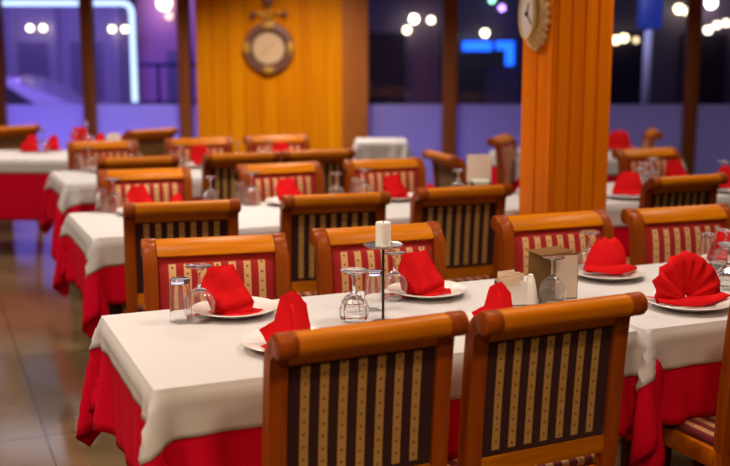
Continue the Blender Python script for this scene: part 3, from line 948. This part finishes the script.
link('foot', lathe([(0, 0), (.036, 0), (.036, .004), (.006, .008), (0, .008)], 32), M_iron, ch)
link('stem', lathe([(0, .006), (.0042, .006), (.0042, .232), (0, .232)], 12), M_iron, ch)
link('dish', lathe([(0, .230), (.050, .232), (.058, .236), (.058, .239), (.05, .2355), (0, .2345)], 40), M_metal, ch)
cd = tag(empty('candle', (x, y, ZT + .2345)), 'white pillar candle on the steel dish of the candle holder', 'candle')
link('wax', lathe([(0, 0), (.0225, 0), (.0228, .066), (.021, .070), (0, .067)], 28), M_wax, cd)
link('wick', lathe([(0, .066), (.0012, .066), (.001, .076), (0, .076)], 8), M_black, cd)
# napkin holder, shaker and menu
x, y = spot('a', 510, 303, .06)
nh = tag(empty('napkin_holder', (x, y, ZT), YAW - .2), 'white porcelain napkin holder with beige paper napkins before the menu', 'napkin holder')
link('holder_wall', add_prism_x(BM(), [(-.030, 0), (.030, 0), (.030, .010), (.026, .075), (.022, .078), (.019, .012), (-.019, .012), (-.022, .078), (-.026, .075), (-.030, .010)], -.046, .046, bevel=.003), M_porc, nh)
bm = BM()
for i in range(9):
    yy = -.015 + i * .0034; tl = (i - 4) * .075; hh = .078 + .010 * ((i * 5) % 4) / 3
    bb = box(-.036, .036, -.0008, .0008, 0, hh)
    for v in bb.verts:
        if v.co.z > .05: v.co.x *= .78
    bmesh.ops.rotate(bb, verts=bb.verts, matrix=Matrix.Rotation(-tl * .8, 3, 'X') @ Matrix.Rotation(((i * 3) % 5 - 2) * .09, 3, 'Y'))
    bmesh.ops.translate(bb, verts=bb.verts, vec=(0, yy, .016))
    tm = bpy.data.meshes.new('tmp'); bb.to_mesh(tm); bb.free(); bm.from_mesh(tm); bpy.data.meshes.remove(tm)
o = link('paper_napkins', bm, M_paper, nh, smooth=False); tag(o, 'beige paper napkins', kind='stuff')
x, y = spot('a', 530, 303, .04)
sh = tag(empty('salt_shaker', (x, y, ZT)), 'white cone-shaped porcelain shaker between napkin holder and goblet', 'shaker')
link('body', lathe([(0, 0), (.026, 0), (.0275, .004), (.021, .045), (.014, .078), (.010, .086), (0, .086)], 28), M_porc, sh)
link('cap', lathe([(0, .086), (.010, .086), (.009, .093), (.004, .096), (0, .0965)], 20), M_porc, sh)
x, y = 0, 0
p = at(546, 298, ZT); x, y = float(p[0]), float(p[1])
u_, v_ = uv(p)
mn = tag(empty('menu_stand', (x, y, ZT), YAW + math.radians(12)), 'brown leather menu standing open with a cream page, before the column', 'menu')
# two covers meeting at a spine, opened like a tent
bm = BM(); add_box(bm, -.002, .094, -.004, .002, 0, .155, bevel=.0015)
o = link('cover', bm, M_leather, mn); o.rotation_euler = (0, 0, math.radians(-20)); o.location = (-.01, -.03, 0)
bm = BM(); add_box(bm, .014, .090, -.0065, -.0042, .006, .146); q = link('page', bm, M_card, o, smooth=False)
tag(q, 'cream printed page')
bm = BM(); add_box(bm, -.074, .002, -.004, .002, 0, .155, bevel=.0015)
o = link('cover', bm, M_leather, mn); o.rotation_euler = (0, 0, math.radians(-52)); o.location = (-.01, -.03, 0)
bm = BM(); add_prism_x(bm, [(-.036, .151), (.034, .158), (.034, .161), (-.036, .155)], -.060, .080, bevel=.001); o = link('top_flap', bm, M_leather, mn)
P_('a', 'goblet', 557, 303, 'upturned goblet in front of the standing menu')
# front row, right table
P_('b', 'goblet', 588, 273, 'upturned goblet right of the menu, before a domed napkin', mg=.03)
setting('b', 607, 274, 'nap3', 'at the foot of the wooden column', math.radians(12), 1.0)
setting('b', 688, 306, 'nap2', 'at the right table\'s near side, fan shaped', math.radians(16), 1.30)
setting('b', 733, 259, 'nap3', 'cut by the picture edge, front right table', math.radians(16), .95, -.02)
P_('b', 'tumbler', 707, 265, 'upturned tumbler near the right edge of the picture')
P_('b', 'goblet', 724, 270, 'upturned goblet at the right edge, before the cut-off napkin')
P_('b', 'cut', 728, 287, 'cut glass goblet lowest at the right edge of the picture')
# second row
P_('c', 'tumbler', 102, 211, 'upturned tumbler at the left end of the second row table')
P_('c', 'goblet', 114, 211, 'upturned goblet at the left end of the second row table', scale=1.08)
setting('c', 143, 213, 'nap0', 'behind the leftmost second row chair back', 0, .98)
setting('c', 172, 205, 'nap1', 'small in view behind the leftmost second row chair', 0, .6, .01, .05, .8)
P_('c', 'goblet', 211, 203, 'upturned goblet at the right end of the leftmost second row chair')
P_('c', 'tumbler', 241, 203, 'upturned tumbler before the middle second row far-side chair')
P_('c', 'goblet', 252, 204, 'upturned goblet before the middle second row far-side chair', scale=1.1)
setting('c', 290, 201, 'nap0', 'before the middle second row far-side chair', .4, .95)
P_('c', 'goblet', 336, 201, 'lone upturned goblet left of the second row\'s glass cluster')
P_('c', 'tumbler', 356, 200, 'upturned tumbler in the glass cluster before the third far-side chair')
P_('c', 'goblet', 364, 201, 'upturned goblet in the glass cluster before the third far-side chair', scale=1.15)
setting('c', 395, 199, 'nap0', 'before the third second row far-side chair', .6, .95)
P_('c', 'nap1', 428, 197, 'small folded red napkin left of the pale salt box', .3, .6)
P_('c', 'goblet', 458, 197, 'upturned goblet left of the small pale box')
x, y = spot('c', 480, 203, .06)
sb = tag(empty('condiment_box', (x, y, ZT), .05), 'small pale box with a light green lid behind the second row chair', 'box')
link('box_body', box(-.042, .042, -.035, .035, 0, .105, bevel=.006), M_card, sb)
link('lid', box(-.045, .045, -.038, .038, .105, .125, bevel=.006), M_lid, sb)
link('frame', add_box(box(.043, .049, -.04, .04, 0, .118), -.049, -.043, -.04, .04, 0, .118), M_black, sb, smooth=False)
x, y = spot('c', 467, 200, .05)
ob = tag(empty('oil_bottle', (x, y, ZT)), 'small yellow oil bottle between goblet and pale box', 'bottle')
link('body', lathe([(0, 0), (.016, 0), (.018, .01), (.018, .055), (.008, .075), (.007, .085), (0, .085)], 18), M_oil, ob)
link('cap', lathe([(0, .085), (.009, .085), (.009, .098), (0, .099)], 14), M_black, ob)
x, y = spot('c', 479, 188, .03)
mc = tag(empty('menu_card', (x, y + .02, ZT), .05), 'upright pale menu card behind the small box with green lid', 'menu')
link('card', box(-.072, .072, -.004, .004, .012, .205, bevel=.002), M_card, mc)
link('stand', box(-.05, .05, -.03, .03, 0, .014, bevel=.004), M_porc, mc)
# second row, right of the column
setting('d', 517, 187, 'nap0', 'glimpsed left of the column on the second row table', 0, .95)
setting('d', 628, 199, 'nap3', 'right of the column behind the dark chair back', 0, 1.05)
P_('d', 'goblet', 645, 191, 'upturned goblet in the cluster right of the column, front one', scale=1.05)
P_('d', 'tumbler', 640, 188, 'upturned tumbler in the cluster right of the column')
P_('d', 'goblet', 652, 186, 'upturned goblet in the cluster right of the column, rear one', scale=1.1)
setting('d', 676, 185, 'nap0', 'before the far-side chair right of the column', .5, 1.1)
setting('d', 728, 197, 'nap3', 'at the right picture edge on the second row', .2, 1.1)
P_('d', 'goblet', 722, 188, 'upturned goblet at the right edge on the second row', scale=1.05)
# third row
P_('e', 'tumbler', 80, 171, 'upturned tumbler at the left end of the third row table')
P_('e', 'goblet', 90, 170, 'upturned goblet at the left end of the third row table')
setting('e', 104, 168, 'nap1', 'before the left third row far-side chair', 0, .8)
P_('e', 'goblet', 132, 168, 'upturned goblet above the leftmost third row chair back', scale=1.1)
P_('e', 'goblet', 181, 168, 'upturned goblet in the pair left of a third row napkin')
P_('e', 'tumbler', 174, 168, 'upturned tumbler in the pair left of a third row napkin')
setting('e', 203, 165, 'nap0', 'beside the left edge of the pine pier', .2, 1.1)
P_('e', 'goblet', 238, 163, 'upturned goblet under the left side of the wooden clock')
P_('e', 'goblet', 268, 163, 'upturned goblet under the middle of the wooden clock', scale=1.1)
setting('e', 284, 163, 'nap0', 'below the right side of the wooden clock', .2, 1.1)
# far left table
ZS = ZT


def on(px, py, kind, label, dy=0, sc=1, rz=0):
    p = at(px, py, ZS); return put(kind, float(p[0]), float(p[1]) + dy, ZS, label, rz, sc)


on(30, 151, 'nap1', 'folded red napkin leftmost on the far left table', sc=1.1)
on(43, 152, 'goblet', 'upturned goblet between the two napkins on the far left table', sc=1.15)
on(52, 150, 'nap1', 'folded red napkin right of the goblet on the far left table')
on(76, 153, 'goblet', 'upturned goblet near the middle of the far left table', sc=1.1)
on(84, 149, 'nap0', 'tall folded red napkin before the left mullion on the far left table', sc=1.35)
on(88, 150, 'goblet', 'upturned goblet behind the tall napkin on the far left table', sc=1.5)
on(99, 148, 'nap1', 'low folded red napkin right of the left mullion')
x, y, _ = at(114, 149, ZS)
hb = tag(empty('napkin_holder', (float(x), float(y), ZS), .2), 'white porcelain napkin holder on the far left table', 'napkin holder')
link('holder_wall', add_prism_x(BM(), [(-.03, 0), (.03, 0), (.026, .11), (.02, .112), (.018, .012), (-.018, .012), (-.02, .112), (-.026, .11)], -.06, .06, bevel=.003), M_porc, hb)
o = link('paper_napkins', box(-.045, .045, -.016, .016, .013, .13, bevel=.004), M_paper, hb)
on(124, 148, 'nap1', 'folded red napkin beside the napkin holder on the far left table')
# far table behind the column
on(618, 151, 'nap3', 'folded red napkin on the far table right of the column', sc=1.3)
on(522, 156, 'goblet', 'upturned goblet glimpsed left of the column on the far table', sc=1.1)
# cups on the service table side
for px, py, lab in ((329, 160, 'left'), (343, 162, 'right')):
    x, y = spot('e', px, 161, .05)
    cu = tag(empty('white_cup', (x, y, ZT)), 'white porcelain cup on the third row table, %s of two' % lab, 'cup', 'white cups on the third row')
    link('bowl', lathe([(0, .004), (.022, .004), (.040, .02), (.048, .055), (.050, .075), (.047, .075), (.044, .055), (.036, .024), (0, .012)], 24), M_porc, cu)
    bm = BM(); add_tube(bm, [(.046, 0, .062), (.066, 0, .062), (.072, 0, .045), (.064, 0, .028), (.042, 0, .026)], .005, 8); link('handle', bm, M_porc, cu)

# ------------------------------------------------------------------ clocks
P = atY(269, 48, WY - .09)
ck = tag(empty('wall_clock', (float(P[0]), WY - .086, float(P[2]))), 'round purple-brown wall clock with gold medallions on the pine pier', 'clock')


def flat_lathe(prof, seg=40):
    bm = lathe(prof, seg); bmesh.ops.rotate(bm, verts=bm.verts, matrix=Matrix.Rotation(PI / 2, 3, 'X')); return bm


link('case', flat_lathe([(0, 0), (.250, 0), (.266, .02), (.260, .045), (.20, .055), (.175, .04), (0, .04)], 16), M_clockw, ck, angle=30)
link('bezel', flat_lathe([(.168, .04), (.185, .058), (.18, .064), (.168, .062), (.165, .042)], 40), mat('dark bezel', (.06, .03, .02), .4), ck)
dial = link('dial', flat_lathe([(0, .040), (.170, .040), (.170, .046), (0, .046)], 40), M_clockf, ck)
for i in range(4):
    bm = flat_lathe([(0, .03), (.066, .03), (.062, .060), (.04, .064), (0, .064)], 20)
    for v in bm.verts: v.co.z *= .55
    bmesh.ops.rotate(bm, verts=bm.verts, matrix=Matrix.Rotation(PI / 2 * i, 3, 'Y'))
    bmesh.ops.translate(bm, verts=bm.verts, vec=(.226 * math.sin(PI / 2 * i), 0, .226 * math.cos(PI / 2 * i)))
    link('medallion', bm, M_clockg, ck)
for a, ln in ((.9, .09), (-2.3, .13)):
    bm = box(-.004, .004, -.049, -.046, -.01, ln); bmesh.ops.rotate(bm, verts=bm.verts, matrix=Matrix.Rotation(a, 3, 'Y'))
    link('hand', bm, M_clockg, dial, smooth=False)
bm = BM()
for s in (-1, 1):
    add_tube(bm, [(s * .06, -.02, .24), (s * .03, -.02, .31), (s * .08, -.02, .36), (s * .15, -.02, .35), (s * .16, -.02, .30)], .014, 8)
add_tube(bm, [(0, -.02, .24), (0, -.02, .42)], .018, 8)
link('crest', bm, M_clockg, ck)
for x, z, r in ((-.155, .335, .036), (.165, .345, .034), (0, .47, .055)):
    bm = BM(); bmesh.ops.create_uvsphere(bm, u_segments=14, v_segments=10, radius=r, matrix=Matrix.Translation((x, -.025, z))); link('finial', bm, M_clockw, ck)
# gilded clock on the column's left face
p = W(cu0 - .009, (cv0 + cv1) / 2); zc_ = float(atY(536, 14, float(p[1]))[2])
gc = tag(empty('gilded_clock', (float(p[0]), float(p[1]), zc_), YAW - PI / 2), 'white-faced clock in a gilded filigree frame on the column\'s left face', 'clock')


def oval(prof, seg=36, sx=.62, sz=.96):
    bm = flat_lathe(prof, seg)
    for v in bm.verts: v.co.x *= sx; v.co.z *= sz
    return bm


link('backplate', oval([(0, 0), (.150, 0), (.155, .012), (.12, .035), (0, .035)]), M_gold, gc)
bm = BM()
for ring, (R, r, nn, yy) in enumerate(((.158, .016, 26, .012), (.138, .015, 22, .030), (.118, .013, 20, .045))):
    for i in range(nn):
        a = 2 * PI * (i + .5 * ring) / nn
        bmesh.ops.create_icosphere(bm, subdivisions=1, radius=r * (1 + .25 * math.sin(i * 2.3)), matrix=Matrix.Translation((.62 * R * math.cos(a), -yy * .6, R * math.sin(a))))
o = link('filigree', bm, M_gold, gc)
link('bezel', oval([(.088, .040), (.104, .052), (.100, .066), (.088, .064)], 40, .66, 1.18), M_gold, gc)
dial = link('dial', oval([(0, .045), (.092, .045), (.092, .060), (0, .060)], 40, .66, 1.18), M_dialw, gc)
link('hub', oval([(0, .058), (.012, .058), (.012, .068), (0, .068)], 14), M_black, dial)
for a, ln in ((.3, .05), (2.4, .07)):
    bm = box(-.003, .003, -.0635, -.0605, -.008, ln); bmesh.ops.rotate(bm, verts=bm.verts, matrix=Matrix.Rotation(a, 3, 'Y'))
    link('hand', bm, M_black, dial, smooth=False)
